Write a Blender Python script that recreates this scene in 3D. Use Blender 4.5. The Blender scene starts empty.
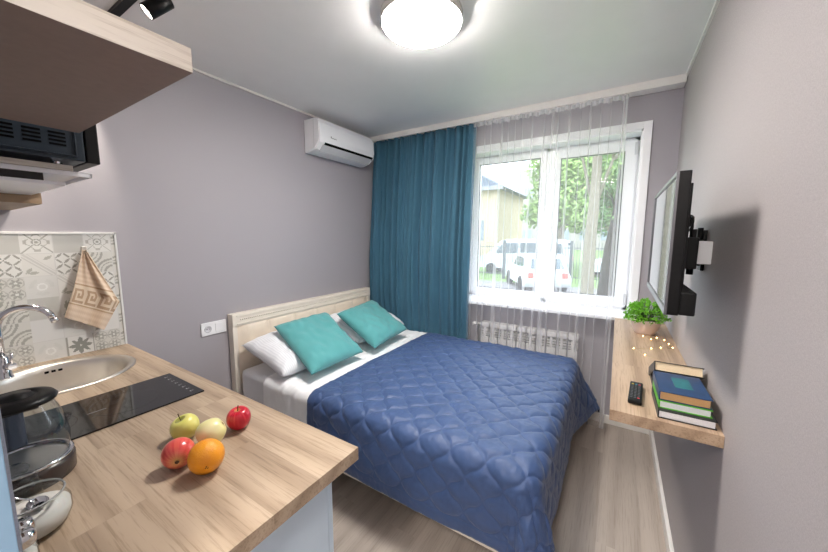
import bpy, bmesh, math, random
from mathutils import Vector, Matrix, noise
from math import pi, sin, cos, sqrt, hypot, atan2, radians

# ------------------------------------------------------------------ camera, world, exposure
S = bpy.context.scene
COL = S.collection
cd = bpy.data.cameras.new('camera'); cam = bpy.data.objects.new('camera', cd); COL.objects.link(cam)
cd.sensor_fit = 'HORIZONTAL'; cd.sensor_width = 36.0; cd.lens = 326.518/828*36.0
cd.clip_start = 0.02; cd.clip_end = 300
yaw, pit, rol = 0.557423723, 0.120129350, -0.00263803198
fwd = Vector((-sin(yaw)*cos(pit), cos(yaw)*cos(pit), -sin(pit)))
rgt = Vector((cos(yaw), sin(yaw), 0)); dwn = fwd.cross(rgt)
r_ = cos(rol)*rgt + sin(rol)*dwn; d_ = -sin(rol)*rgt + cos(rol)*dwn
m = Matrix((( r_.x, -d_.x, -fwd.x, 0), (r_.y, -d_.y, -fwd.y, 0), (r_.z, -d_.z, -fwd.z, 1.5), (0, 0, 0, 1)))
cam.matrix_world = m
S.camera = cam
S.view_settings.view_transform = 'Standard'; S.view_settings.look = 'None'
S.view_settings.exposure = 0.2; S.view_settings.gamma = 1.0; S.view_settings.use_curve_mapping = False

LAMP_E, SPOT_W, HALL_FILL_E, SKY = 108.0, 34.0, 66.0, 5.6
w = bpy.data.worlds.new('overcast_sky'); S.world = w; w.use_nodes = True
bg = w.node_tree.nodes['Background']; bg.inputs[0].default_value = (0.80, 0.90, 1.0, 1); bg.inputs[1].default_value = SKY
pl = bpy.data.lights.new('window_portal', 'AREA'); pl.shape = 'RECTANGLE'; pl.size = 1.38; pl.size_y = 1.4
pl.cycles.is_portal = True
po = bpy.data.objects.new('window_portal', pl); COL.objects.link(po); po.location = (-0.59, 3.24, 1.6)
po.rotation_euler = (-pi/2, 0, 0)
S.cycles.max_bounces = 10; S.cycles.diffuse_bounces = 5; S.cycles.transparent_max_bounces = 24
S.cycles.sample_clamp_indirect = 6.0; S.cycles.use_denoising = True
S.cycles.caustics_reflective = False; S.cycles.caustics_refractive = False

# ------------------------------------------------------------------ materials
def lin(c):
    f = lambda v: v/12.92 if v <= 0.04045 else ((v+0.055)/1.055)**2.4
    return (f(c[0]/255), f(c[1]/255), f(c[2]/255), 1)
class NT:
    def __init__(s, name):
        s.m = bpy.data.materials.new(name); s.m.use_nodes = True; s.t = s.m.node_tree; s.n = s.t.nodes
        s.b = s.n['Principled BSDF']; s.out = s.n['Material Output']
    def add(s, kind, **kw):
        n = s.n.new('ShaderNode'+kind)
        for k, v in kw.items(): setattr(n, k, v)
        return n
    def link(s, a, b): s.t.links.new(a, b)
    def coord(s, scale=(1, 1, 1), rot=(0, 0, 0), kind='Object'):
        tc = s.add('TexCoord'); mp = s.add('Mapping'); s.link(tc.outputs[kind], mp.inputs[0])
        mp.inputs['Scale'].default_value = scale; mp.inputs['Rotation'].default_value = rot
        return mp.outputs[0]
    def noise(s, vec, scale, detail=4, rough=.5, dist=0):
        n = s.add('TexNoise'); s.link(vec, n.inputs['Vector']); n.inputs['Scale'].default_value = scale
        n.inputs['Detail'].default_value = detail; n.inputs['Roughness'].default_value = rough; n.inputs['Distortion'].default_value = dist
        return n.outputs['Fac']
    def ramp(s, fac, stops):
        r = s.add('ValToRGB'); s.link(fac, r.inputs[0]); e = r.color_ramp.elements
        while len(e) < len(stops): e.new(.5)
        for el, (p, c) in zip(e, stops): el.position = p; el.color = c
        return r.outputs[0]
    def mix(s, fac, a, b, mode='MIX'):
        x = s.add('Mix', data_type='RGBA', blend_type=mode)
        for i, v in ((0, fac), (6, a), (7, b)):
            if hasattr(v, 'is_linked') or hasattr(v, 'links'): s.link(v, x.inputs[i])
            else: x.inputs[i].default_value = v
        return x.outputs[2]
    def bump(s, h, strength=.2, dist=.01):
        b = s.add('Bump'); s.link(h, b.inputs['Height']); b.inputs['Strength'].default_value = strength; b.inputs['Distance'].default_value = dist
        s.link(b.outputs[0], s.b.inputs['Normal'])
def P(name, c, rough=.5, metal=0, var=.06, nscale=8, bump=0, bscale=200, **kw):
    t = NT(name); t.b.inputs['Roughness'].default_value = rough; t.b.inputs['Metallic'].default_value = metal
    v = t.coord(); c1 = lin(c)
    lo = tuple(x*(1-var) for x in c1[:3])+(1,); hi = tuple(min(1, x*(1+var)) for x in c1[:3])+(1,)
    t.link(t.ramp(t.noise(v, nscale), [(.3, lo), (.7, hi)]), t.b.inputs['Base Color'])
    if bump: t.bump(t.noise(v, bscale, 3), bump, .002)
    for k, val in kw.items(): t.b.inputs[k.replace('_', ' ')].default_value = val
    return t.m
def wood(name, axis, base, dark, light, rough=.45, plank=(1.3, .12), grain=1.0):
    t = NT(name); t.b.inputs['Roughness'].default_value = rough
    rot = (0, 0, 0) if axis == 'x' else (0, 0, pi/2)
    v0 = t.coord((1, 1, 1), rot)
    br = t.add('TexBrick'); t.link(v0, br.inputs['Vector']); br.inputs['Scale'].default_value = 1
    br.inputs['Brick Width'].default_value = plank[0]; br.inputs['Row Height'].default_value = plank[1]
    br.inputs['Mortar Size'].default_value = 0; br.inputs['Color1'].default_value = (0, 0, 0, 1); br.inputs['Color2'].default_value = (1, 1, 1, 1)
    br.offset = .37
    sc = t.add('VectorMath', operation='SCALE'); t.link(br.outputs['Color'], sc.inputs[0]); sc.inputs['Scale'].default_value = 7.3
    ad = t.add('VectorMath', operation='ADD'); t.link(v0, ad.inputs[0]); t.link(sc.outputs[0], ad.inputs[1])
    mp = t.add('Mapping'); t.link(ad.outputs[0], mp.inputs[0]); mp.inputs['Scale'].default_value = (1.1, 9, 9); mp.inputs['Rotation'].default_value = (.6, 0, 0)
    wv = t.add('TexWave', wave_type='BANDS', bands_direction='Y'); t.link(mp.outputs[0], wv.inputs['Vector'])
    wv.inputs['Scale'].default_value = .42; wv.inputs['Distortion'].default_value = 13; wv.inputs['Detail'].default_value = 2.0; wv.inputs['Detail Scale'].default_value = .45
    mp2 = t.add('Mapping'); t.link(ad.outputs[0], mp2.inputs[0]); mp2.inputs['Scale'].default_value = (6, 160, 160)
    fine = t.noise(mp2.outputs[0], 1, 5, .65)
    big = t.noise(mp.outputs[0], .8, 4, .6, .4)
    c = t.ramp(wv.outputs['Fac'], [(.0, lin(dark)), (.35, lin(base)), (1, lin(light))])
    c2 = t.ramp(big, [(.3, lin(base)), (.7, lin(light))])
    c = t.mix(.45, c, c2)
    c3 = t.ramp(fine, [(.34, (.50, .45, .40, 1)), (.50, (1, 1, 1, 1))])
    c = t.mix(.6*grain, c, c3, 'MULTIPLY')
    c4 = t.ramp(br.outputs['Color'], [(0, (.86, .85, .84, 1)), (1, (1.0, 1.0, 1.0, 1))])
    c = t.mix(.8, c, c4, 'MULTIPLY')
    t.link(c, t.b.inputs['Base Color']); t.bump(fine, .12, .001)
    return t.m
def wallpaper(name, c):
    t = NT(name); t.b.inputs['Roughness'].default_value = .62
    v = t.coord((1, 1, 1)); n1 = t.noise(t.coord((260, 260, 900)), 1, 2, .6); n2 = t.noise(t.coord((900, 900, 160)), 1, 2, .6)
    ad = t.add('Math', operation='ADD'); t.link(n1, ad.inputs[0]); t.link(n2, ad.inputs[1])
    hl = t.add('Math', operation='MULTIPLY'); t.link(ad.outputs[0], hl.inputs[0]); hl.inputs[1].default_value = .5
    c1 = lin(c); lo = tuple(x*.86 for x in c1[:3])+(1,); hi = tuple(x*1.12 for x in c1[:3])+(1,)
    t.link(t.ramp(hl.outputs[0], [(.38, lo), (.62, hi)]), t.b.inputs['Base Color']); t.bump(hl.outputs[0], .35, .0012)
    return t.m
def emis(name, c, e):
    t = NT(name); t.b.inputs['Base Color'].default_value = lin(c); t.b.inputs['Emission Color'].default_value = lin(c)
    t.b.inputs['Emission Strength'].default_value = e; return t.m
def thin_glass(name, tint=(1, 1, 1, 1), rough=.01, ior=1.45, body=None, bodyfac=0):
    t = NT(name); tr = t.add('BsdfTransparent'); tr.inputs[0].default_value = tint
    gl = t.add('BsdfGlossy'); gl.inputs['Roughness'].default_value = rough
    fr = t.add('Fresnel'); ge = t.add('NewGeometry'); mr = t.add('MapRange'); t.link(ge.outputs['Backfacing'], mr.inputs[0])
    mr.inputs[3].default_value = ior; mr.inputs[4].default_value = 1/ior; t.link(mr.outputs[0], fr.inputs[0])
    mx = t.add('MixShader'); t.link(fr.outputs[0], mx.inputs[0]); t.link(tr.outputs[0], mx.inputs[1]); t.link(gl.outputs[0], mx.inputs[2])
    t.link(mx.outputs[0], t.out.inputs['Surface']); t.n.remove(t.b); return t.m
def sheer(name, c, alpha):
    t = NT(name); tr = t.add('BsdfTransparent'); df = t.add('BsdfDiffuse'); tl = t.add('BsdfTranslucent')
    df.inputs[0].default_value = lin(c); tl.inputs[0].default_value = lin(c)
    a = t.add('MixShader'); a.inputs[0].default_value = .5; t.link(df.outputs[0], a.inputs[1]); t.link(tl.outputs[0], a.inputs[2])
    n = t.noise(t.coord((900, 900, 900)), 1, 1); mr = t.add('MapRange'); t.link(n, mr.inputs[0])
    mr.inputs[3].default_value = alpha*.8; mr.inputs[4].default_value = alpha*1.2
    b = t.add('MixShader'); t.link(mr.outputs[0], b.inputs[0]); t.link(tr.outputs[0], b.inputs[1]); t.link(a.outputs[0], b.inputs[2])
    t.link(b.outputs[0], t.out.inputs['Surface']); t.n.remove(t.b); return t.m
def attr_mat(name, rough=.4, bump=0, bscale=600, **kw):
    t = NT(name); a = t.add('Attribute'); a.attribute_name = 'Col'; t.link(a.outputs['Color'], t.b.inputs['Base Color'])
    t.b.inputs['Roughness'].default_value = rough
    if bump: t.bump(t.noise(t.coord(), bscale, 3), bump, .002)
    for k, val in kw.items(): t.b.inputs[k.replace('_', ' ')].default_value = val
    return t.m
def fabric(name, c, rough=.85, sheen=.2, weave=900, bump=.25, var=.08, stripes=None):
    t = NT(name); t.b.inputs['Roughness'].default_value = rough; t.b.inputs['Sheen Weight'].default_value = sheen
    c1 = lin(c); lo = tuple(x*(1-var) for x in c1[:3])+(1,); hi = tuple(min(1, x*(1+var)) for x in c1[:3])+(1,)
    n = t.noise(t.coord((1, 1, 1)), weave, 2); big = t.noise(t.coord(), 5, 4)
    col = t.mix(.5, t.ramp(n, [(.3, lo), (.7, hi)]), t.ramp(big, [(.3, lo), (.7, hi)]))
    if stripes:
        axis, freq, fac = stripes
        wv = t.add('TexWave', wave_type='BANDS', bands_direction=axis); t.link(t.coord(), wv.inputs['Vector']); wv.inputs['Scale'].default_value = freq
        wv.inputs['Distortion'].default_value = .3
        col = t.mix(fac, col, t.ramp(wv.outputs['Fac'], [(.35, (.72, .73, .76, 1)), (.6, (1, 1, 1, 1))]), 'MULTIPLY')
    t.link(col, t.b.inputs['Base Color']); t.bump(n, bump, .001); return t.m

M = dict(
 wall=wallpaper('grey_wallpaper', (169, 165, 171)), wall2=wallpaper('warm_grey_wallpaper', (170, 163, 163)),
 ceil=P('satin_ceiling', (244, 243, 243), .32, var=.01), trimw=P('white_trim', (238, 235, 230), .4, var=.02),
 pvc=P('white_pvc', (246, 247, 250), .28, var=.01), gasket=P('gasket', (70, 72, 75), .6),
 oakx=wood('oak_counter', 'x', (172, 151, 128), (146, 125, 105), (190, 170, 148), plank=(.9, .13)),
 oaky=wood('oak_shelf', 'y', (180, 153, 126), (146, 120, 97), (196, 170, 144)),
 oakedge=wood('oak_pale_edge', 'y', (214, 207, 196), (190, 182, 170), (226, 220, 211), plank=(5, 3)),
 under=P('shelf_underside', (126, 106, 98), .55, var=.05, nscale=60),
 floor=wood('laminate_floor', 'y', (186, 174, 163), (170, 157, 146), (194, 183, 172), .42, plank=(1.25, .19), grain=.6),
 blue_cab=P('pale_blue_lacquer', (206, 226, 243), .4, var=.01),
 black=P('black_plastic', (10, 10, 11), .4, Specular_IOR_Level=.25), blackm=P('black_matt', (13, 13, 14), .6, Specular_IOR_Level=.25),
 micro=P('dark_blue_black_enamel', (36, 45, 54), .4, Specular_IOR_Level=.3), slot=P('vent_dark', (2, 2, 3), .9, Specular_IOR_Level=.1),
 hob=P('black_glass', (26, 26, 28), .06, var=.02), hobmark=P('hob_marks', (120, 120, 122), .3), hobring=P('hob_ring', (42, 42, 44), .2),
 steel=P('brushed_steel', (222, 216, 208), .36, 1, bump=.04, bscale=400), chrome=P('chrome', (215, 215, 218), .06, 1, var=.01),
 grout=P('tile_border', (222, 222, 220), .35), tile=attr_mat('patchwork_tile', .28), towel=attr_mat('towel_cotton', .95, .6, 700, Sheen_Weight=.3),
 acw=P('ac_white', (244, 244, 247), .3, var=.01), aclouver=P('ac_louver', (205, 205, 208), .35), ink=P('grey_ink', (95, 95, 98), .5),
 blue_curt=fabric('teal_blue_velvet', (60, 104, 126), .9, .04, 500, .2, .12), tulle=sheer('white_tulle', (250, 250, 252), .21), gather=sheer('gathered_tulle', (250, 250, 252), .34), hem=sheer('tulle_tape', (250, 250, 252), .6),
 cream=P('cream_lacquer', (236, 228, 216), .38, var=.03), leather=P('cream_leather', (240, 226, 208), .34, var=.04, bump=.1, bscale=500),
 sheetf=fabric('white_cotton', (246, 246, 250), .9, .1, 900, .2, .02), stripe=fabric('white_striped_sateen', (244, 245, 250), .7, .1, 900, .1, .02, ('Y', 22, .4)),
 stripe2=fabric('white_striped_mattress_cover', (238, 239, 244), .7, .1, 900, .1, .02, ('X', 22, .4)),
 waffle=fabric('white_seersucker', (248, 248, 250), .9, .1, 260, .5, .03),
 teal=fabric('turquoise_cotton', (88, 164, 166), .85, .25, 700, .3, .06),
 quilt=fabric('navy_blue_satin_quilt', (56, 80, 124), .52, .12, 60, .12, .07), quilt_under=fabric('dark_navy_lining', (26, 34, 62), .8, .1),
 matt=P('mattress_side', (215, 215, 220), .9, bump=.2),
 red=None, lampw=emis('lamp_diffuser', (255, 250, 244), LAMP_E), lampring=P('lamp_base_white', (215, 212, 208), .4),
 spotface=emis('spot_lens', (255, 244, 230), 14), hall_fill=emis('hall_fill_diffuser', (255, 248, 240), HALL_FILL_E),
 glass=thin_glass('window_glass', ior=1.10), jarglass=thin_glass('clear_glass', (.84, .86, .87, 1), .02, 1.5), rimglass=P('glass_rim', (205, 208, 208), .08, 0, Transmission_Weight=.6), smoke=thin_glass('kettle_glass', (.74, .79, .83, 1), .02, 1.5),
 sugar=P('white_sugar', (232, 228, 220), .9, bump=.5, bscale=900), pot=P('blush_white_ceramic', (226, 208, 202), .35, var=.02),
 leaf=P('bright_green_leaf', (120, 190, 52), .5, var=.35, nscale=60), stem=P('stem_green', (70, 110, 40), .6), soil=P('soil', (60, 45, 35), .9),
 screen=P('tv_screen_glass', (8, 9, 11), .04, var=.01), wire=P('thin_wire', (190, 170, 130), .3), bulb=emis('warm_bulb', (255, 215, 140), 18),
 radw=P('radiator_white', (228, 226, 224), .35, var=.02),
)
# ------------------------------------------------------------------ mesh helpers
class MB:
    def __init__(s): s.bm = bmesh.new(); s.slot = 0
    def box(s, x0, x1, y0, y1, z0, z1, bev=0, mat=None):
        if mat is not None: s.slot = mat
        vs = [s.bm.verts.new((x, y, z)) for x in (x0, x1) for y in (y0, y1) for z in (z0, z1)]
        fs = [s.bm.faces.new([vs[i] for i in q]) for q in ((0, 1, 3, 2), (4, 6, 7, 5), (0, 4, 5, 1), (2, 3, 7, 6), (0, 2, 6, 4), (1, 5, 7, 3))]
        for f in fs: f.material_index = s.slot
        if bev:
            es = list({e for f in fs for e in f.edges})
            r = bmesh.ops.bevel(s.bm, geom=es, offset=bev, segments=2, affect='EDGES', profile=.6)
            for f in r['faces']: f.material_index = s.slot
        return s
    def obox(s, c, ex, ey, ez, bev=0):
        n0 = len(s.bm.verts); before = set(s.bm.verts)
        s.box(-1, 1, -1, 1, -1, 1)
        c, ex, ey, ez = map(Vector, (c, ex, ey, ez))
        new = [v for v in s.bm.verts if v not in before]
        for v in new: v.co = c + ex*v.co.x + ey*v.co.y + ez*v.co.z
        if bev:
            es = list({e for v in new for e in v.link_edges})
            bmesh.ops.bevel(s.bm, geom=es, offset=bev, segments=2, affect='EDGES', profile=.6)
        return s
    def ring(s, pts): return [s.bm.verts.new(p) for p in pts]
    def bridge(s, a, b, closed=True, smooth=True):
        n = len(a)
        for i in range(n if closed else n-1):
            j = (i+1) % n; f = s.bm.faces.new((a[i], a[j], b[j], b[i])); f.material_index = s.slot; f.smooth = smooth
    def cap(s, r, flip=False):
        f = s.bm.faces.new(list(reversed(r)) if flip else r); f.material_index = s.slot; return f
    def tube(s, pts, rad, seg=10, caps=True):
        pts = [Vector(p) for p in pts]; n = len(pts)
        rads = rad if isinstance(rad, (list, tuple)) else [rad]*n
        up = None; prev = None
        for i, p in enumerate(pts):
            t = (pts[min(i+1, n-1)] - pts[max(i-1, 0)]).normalized()
            if up is None: up = t.orthogonal().normalized()
            else:
                up = (up - t*up.dot(t)); up = up.normalized() if up.length > 1e-6 else t.orthogonal().normalized()
            b = t.cross(up)
            ring = s.ring([p + (up*cos(2*pi*k/seg) + b*sin(2*pi*k/seg))*rads[i] for k in range(seg)])
            if prev: s.bridge(prev, ring)
            elif caps: s.cap(ring, True)
            prev = ring
        if caps: s.cap(prev)
        return s
    def lathe(s, prof, c=(0, 0, 0), seg=32, sx=1, sy=1, fn=None, axis=None):
        c = Vector(c); prev = None
        q = Vector(axis).to_track_quat('Z', 'Y') if axis is not None else None
        for r, z in prof:
            pts = []
            for k in range(seg):
                a = 2*pi*k/seg; rr = max(r, 1e-5)
                if fn: rr *= fn(a, z)
                v = Vector((rr*sx*cos(a), rr*sy*sin(a), z))
                if q: v = q @ v
                pts.append(c+v)
            ring = s.ring(pts)
            if prev: s.bridge(prev, ring)
            prev = ring
        return s
    def grid(s, nu, nv, fn, smooth=True, closed_u=False):
        V = [[s.bm.verts.new(fn(i/nu, j/nv)) for j in range(nv+1)] for i in range(nu + (0 if closed_u else 1))]
        for i in range(nu):
            for j in range(nv):
                k = (i+1) % len(V)
                f = s.bm.faces.new((V[i][j], V[k][j], V[k][j+1], V[i][j+1])); f.material_index = s.slot; f.smooth = smooth
        return V
    def prism(s, poly, axis, a0, a1):
        mk = {'x': lambda p, a: (a, p[0], p[1]), 'y': lambda p, a: (p[0], a, p[1]), 'z': lambda p, a: (p[0], p[1], a)}[axis]
        r0 = s.ring([mk(p, a0) for p in poly]); r1 = s.ring([mk(p, a1) for p in poly])
        s.bridge(r0, r1, smooth=False); s.cap(r0, True); s.cap(r1); return s
WORLD = {}
def wl(o): return WORLD.get(o.name, Vector((0, 0, 0)))
def obj(name, mb, mat, parent=None, local=False, recalc=True, sub=0, solid=0, smooth_angle=None, loc=None):
    bm = mb.bm if isinstance(mb, MB) else mb
    if parent is not None and not local: bmesh.ops.translate(bm, verts=bm.verts, vec=-wl(parent))
    base = wl(parent).copy() if parent is not None else Vector((0, 0, 0))
    if loc is not None:
        L = Vector(loc)
        bmesh.ops.translate(bm, verts=bm.verts, vec=-(L-base) if parent is not None else -L)
    if recalc: bmesh.ops.recalc_face_normals(bm, faces=bm.faces)
    me = bpy.data.meshes.new(name); bm.to_mesh(me); bm.free()
    for mt in (mat if isinstance(mat, (list, tuple)) else [mat]): me.materials.append(M[mt] if isinstance(mt, str) else mt)
    o = bpy.data.objects.new(name, me); COL.objects.link(o)
    if parent is not None: o.parent = parent
    if loc is not None:
        o.location = L-base if parent is not None else L; WORLD[o.name] = L
    else: WORLD[o.name] = base
    if solid:
        md = o.modifiers.new('thickness', 'SOLIDIFY'); md.thickness = solid; md.offset = -1
    if sub: md = o.modifiers.new('smooth', 'SUBSURF'); md.levels = md.render_levels = sub
    return o
def thing(name, label, cat, loc=(0, 0, 0), group=None):
    o = bpy.data.objects.new(name, None); COL.objects.link(o); o.location = loc; o.empty_display_size = .05
    o['label'] = label; o['category'] = cat
    if group: o['group'] = group
    WORLD[o.name] = Vector(loc); return o
def tag(o, label, cat, group=None, kind=None):
    o['label'] = label; o['category'] = cat
    if group: o['group'] = group
    if kind: o['kind'] = kind
    return o
def struct(o): o['kind'] = 'structure'; return o
def smoothall(o):
    for p in o.data.polygons: p.use_smooth = True
    return o
def copy_tree(o, parent=None):
    c = o.copy(); COL.objects.link(c)
    if parent is not None: c.parent = parent
    for ch in list(o.children): copy_tree(ch, c)
    return c
def nz(x, y, z=0): return noise.noise(Vector((x, y, z)))

XL, XR, YB, YF, ZC = -2.35, 0.31, 2.95, -1.7, 2.55
KY = 0.05                                  # kitchen wall plane (y)
ZK = 0.889                                 # worktop height
# ------------------------------------------------------------------ room shell
struct(obj('floor', MB().box(XL-.15, XR+.15, YF-.15, YB+.3, -.1, 0), 'floor'))
struct(obj('ceiling', MB().box(XL-.15, XR+.15, YF-.15, YB+.3, ZC, ZC+.1), 'ceil'))
struct(obj('wall_left', MB().box(XL-.15, XL, YF-.15, YB+.3, 0, ZC), 'wall'))
struct(obj('wall_right', MB().box(XR, XR+.15, YF-.15, YB+.3, 0, ZC), 'wall2'))
wx0, wx1, wz0, wz1 = -1.29, 0.10, 0.885, 2.27
struct(obj('wall_back', MB().box(XL, wx0, YB, YB+.3, 0, ZC).box(wx1, XR, YB, YB+.3, 0, ZC).box(wx0, wx1, YB, YB+.3, 0, wz0).box(wx0, wx1, YB, YB+.3, wz1, ZC), 'wall'))
struct(obj('wall_kitchen', MB().box(XL, -.60, KY-.12, KY, 0, ZC), 'wall'))
struct(obj('wall_hall', MB().box(-.73, -.605, YF, KY-.12, 0, ZC), 'wall'))
struct(obj('wall_rear', MB().box(-.60, XR, YF-.15, YF, 0, ZC), 'wall'))
struct(obj('baseboard_right', MB().box(XR-.018, XR, YF, YB-.018, 0, .07, .004), 'trimw'))
struct(obj('baseboard_back', MB().box(XL, XR, YB-.018, YB, 0, .07, .004), 'trimw'))
struct(obj('baseboard_left', MB().box(XL, XL+.018, .68, YB-.018, 0, .07, .004), 'trimw'))
struct(obj('trim_1', MB().box(XL, XL+.012, YF, YB, ZC-.012, ZC), 'trimw'))
struct(obj('trim_2', MB().box(XR-.012, XR, YF, YB, ZC-.012, ZC), 'trimw'))
struct(obj('trim_3', MB().box(XL+.013, XR-.006, 2.832, 2.85, ZC-.052, ZC, .002).box(XL+.013, XR-.006, 2.85, YB, ZC-.046, ZC-.03), 'trimw'))
# window reveal lining + casing
c_ = MB()
for a in ((wx0-.0, wx0+.012, YB-.004, 3.11, wz0, wz1), (wx1-.012, wx1, YB-.004, 3.11, wz0, wz1), (wx0, wx1, YB-.004, 3.11, wz1-.012, wz1)): c_.box(*a)
for a in ((wx0-.05, wx0, YB-.014, YB, wz0+.02, wz1+.05), (wx1, wx1+.05, YB-.014, YB, wz0+.02, wz1+.05), (wx0, wx1, YB-.014, YB, wz1, wz1+.05)): c_.box(*a, .003)
struct(obj('trim_4', c_, 'pvc'))
win = thing('window_1', 'white two-pane plastic window over the sill', 'window', (0, 0, 0)); del win['label']; del win['category']; struct(win)
FY0, FY1 = 3.10, 3.165
ox0, ox1, oz0, oz1 = wx0+.012, wx1-.012, wz0+.03, wz1-.012
mx = -.545   # mullion centre
fr = MB()
for a in ((ox0, ox0+.045, oz0, oz1), (ox1-.03, ox1, oz0, oz1), (ox0, ox1, oz1-.03, oz1), (ox0, ox1, oz0, oz0+.04), (mx-.035, mx+.02, oz0, oz1)):
    fr.box(a[0], a[1], FY0+.008, FY1, a[2], a[3], .003)
obj('window_frame', fr, 'pvc', win)
def sash(x0, x1, z0, z1, wd, name):
    b = MB(); y0, y1 = FY0-.008, FY1-.01
    for a in ((x0, x0+wd, z0, z1), (x1-wd, x1, z0, z1), (x0+wd, x1-wd, z0, z0+wd), (x0+wd, x1-wd, z1-wd, z1)): b.box(a[0], a[1], y0, y1, a[2], a[3], .005)
    s_ = obj(name, b, 'pvc', win)
    g = MB(); gx0, gx1, gz0, gz1 = x0+wd, x1-wd, z0+wd, z1-wd; t_ = .006
    for a in ((gx0, gx0+t_, gz0, gz1), (gx1-t_, gx1, gz0, gz1), (gx0, gx1, gz0, gz0+t_), (gx0, gx1, gz1-t_, gz1)): g.box(a[0], a[1], FY0+.002, FY0+.012, a[2], a[3])
    obj('glazing_gasket', g, 'gasket', s_)
    obj('glass_pane', MB().box(gx0, gx1, FY0+.02, FY0+.024, gz0, gz1), 'glass', s_)
    return s_
sash(ox0+.04, mx-.03, oz0+.035, oz1-.02, .052, 'fixed_sash')
s2 = sash(mx+.005, ox1-.012, oz0+.022, oz1-.018, .078, 'opening_sash')
h = MB().box(ox1-.03, ox1-.008, FY0-.02, FY0-.006, oz1-.13, oz1-.04, .003).box(ox1-.03, ox1-.008, FY0-.02, FY0-.006, oz0+.04, oz0+.13, .003)
obj('hinge', h, 'aclouver', s2)
obj('window_handle', MB().box(mx+.025, mx+.05, FY0-.02, FY0-.008, 1.49, 1.56, .003).box(mx+.03, mx+.045, FY0-.045, FY0-.02, 1.52, 1.535).box(mx+.028, mx+.047, FY0-.055, FY0-.042, 1.41, 1.54, .004), 'pvc', s2)
obj('window_sill', MB().box(wx0-.05, wx1+.055, 2.80, YB, .885, .915, .006).box(wx0, wx1, YB-.001, 3.11, .885, .915), 'pvc', win)

# ------------------------------------------------------------------ outdoors
GZ = -.62
random.seed(5)
grass = P('grass', (96, 124, 62), .9, var=.25, nscale=3); asph = P('asphalt', (112, 110, 110), .9, var=.1, nscale=2)
o = struct(obj('ground', MB().box(-60, 60, 3.4, 90, GZ-.2, GZ), grass))
o = struct(obj('driveway', MB().box(-60, 60, 11.2, 15.2, GZ, GZ+.02), asph))
b_wall = P('cream_render', (176, 162, 138), .9); b_roof = P('slate_roof', (92, 100, 114), .7); b_trim = P('eave_grey', (130, 132, 136), .6)
bl = thing('house', 'pale cream house with grey pitched roof behind the fence', 'building', (-9.5, 28, GZ))
obj('house_wall', MB().box(-18, -8.1, 25, 33, GZ, 5.2), b_wall, bl)
obj('roof', MB().prism([(-18.8, 5.2), (-7.5, 5.2), (-13.1, 8.3)], 'y', 24.4, 33.6), b_roof, bl)
obj('eave', MB().box(-18.8, -7.5, 24.3, 24.5, 5.0, 5.3), b_trim, bl)
for i, x in enumerate((-15.6, -12.5, -9.6)): obj('house_window', MB().box(x-.5, x+.5, 24.95, 25.0, 1.2, 2.8), P('dark_pane', (110, 120, 128), .2), bl)
bl = thing('apartment_block', 'faint pale apartment block far behind the trees', 'building', (0, 60, GZ))
obj('block_wall', MB().box(-16, 10, 60, 70, GZ, 13), P('pale_panel', (150, 146, 140), .9), bl)
for k in range(8):
    for j in range(3): obj('block_window', MB().box(-14.5+k*3, -13.1+k*3, 59.93, 60, 1+j*3.6, 2.7+j*3.6), P('pane_grey', (130, 140, 150), .3) if (k, j) == (0, 0) else bpy.data.materials['pane_grey'], bl)
fence_m = P('fence_black', (70, 76, 80), .5)
fe = thing('iron_fence', 'black iron bar fence between the parked cars', 'fence', (-4, 16.4, GZ))
b = MB()
for i in range(118): x = -9+i*.12; b.box(x-.009, x+.009, 16.39, 16.41, GZ, GZ+1.85)
for z in (.25, 1.6): b.box(-9, 5.1, 16.385, 16.415, GZ+z, GZ+z+.04)
obj('railing', b, fence_m, fe)
for x in (-7.9, -4.85, -1.8, 1.3): obj('fence_post', MB().box(x-.06, x+.06, 16.34, 16.46, GZ, GZ+1.95), fence_m, fe)
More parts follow.
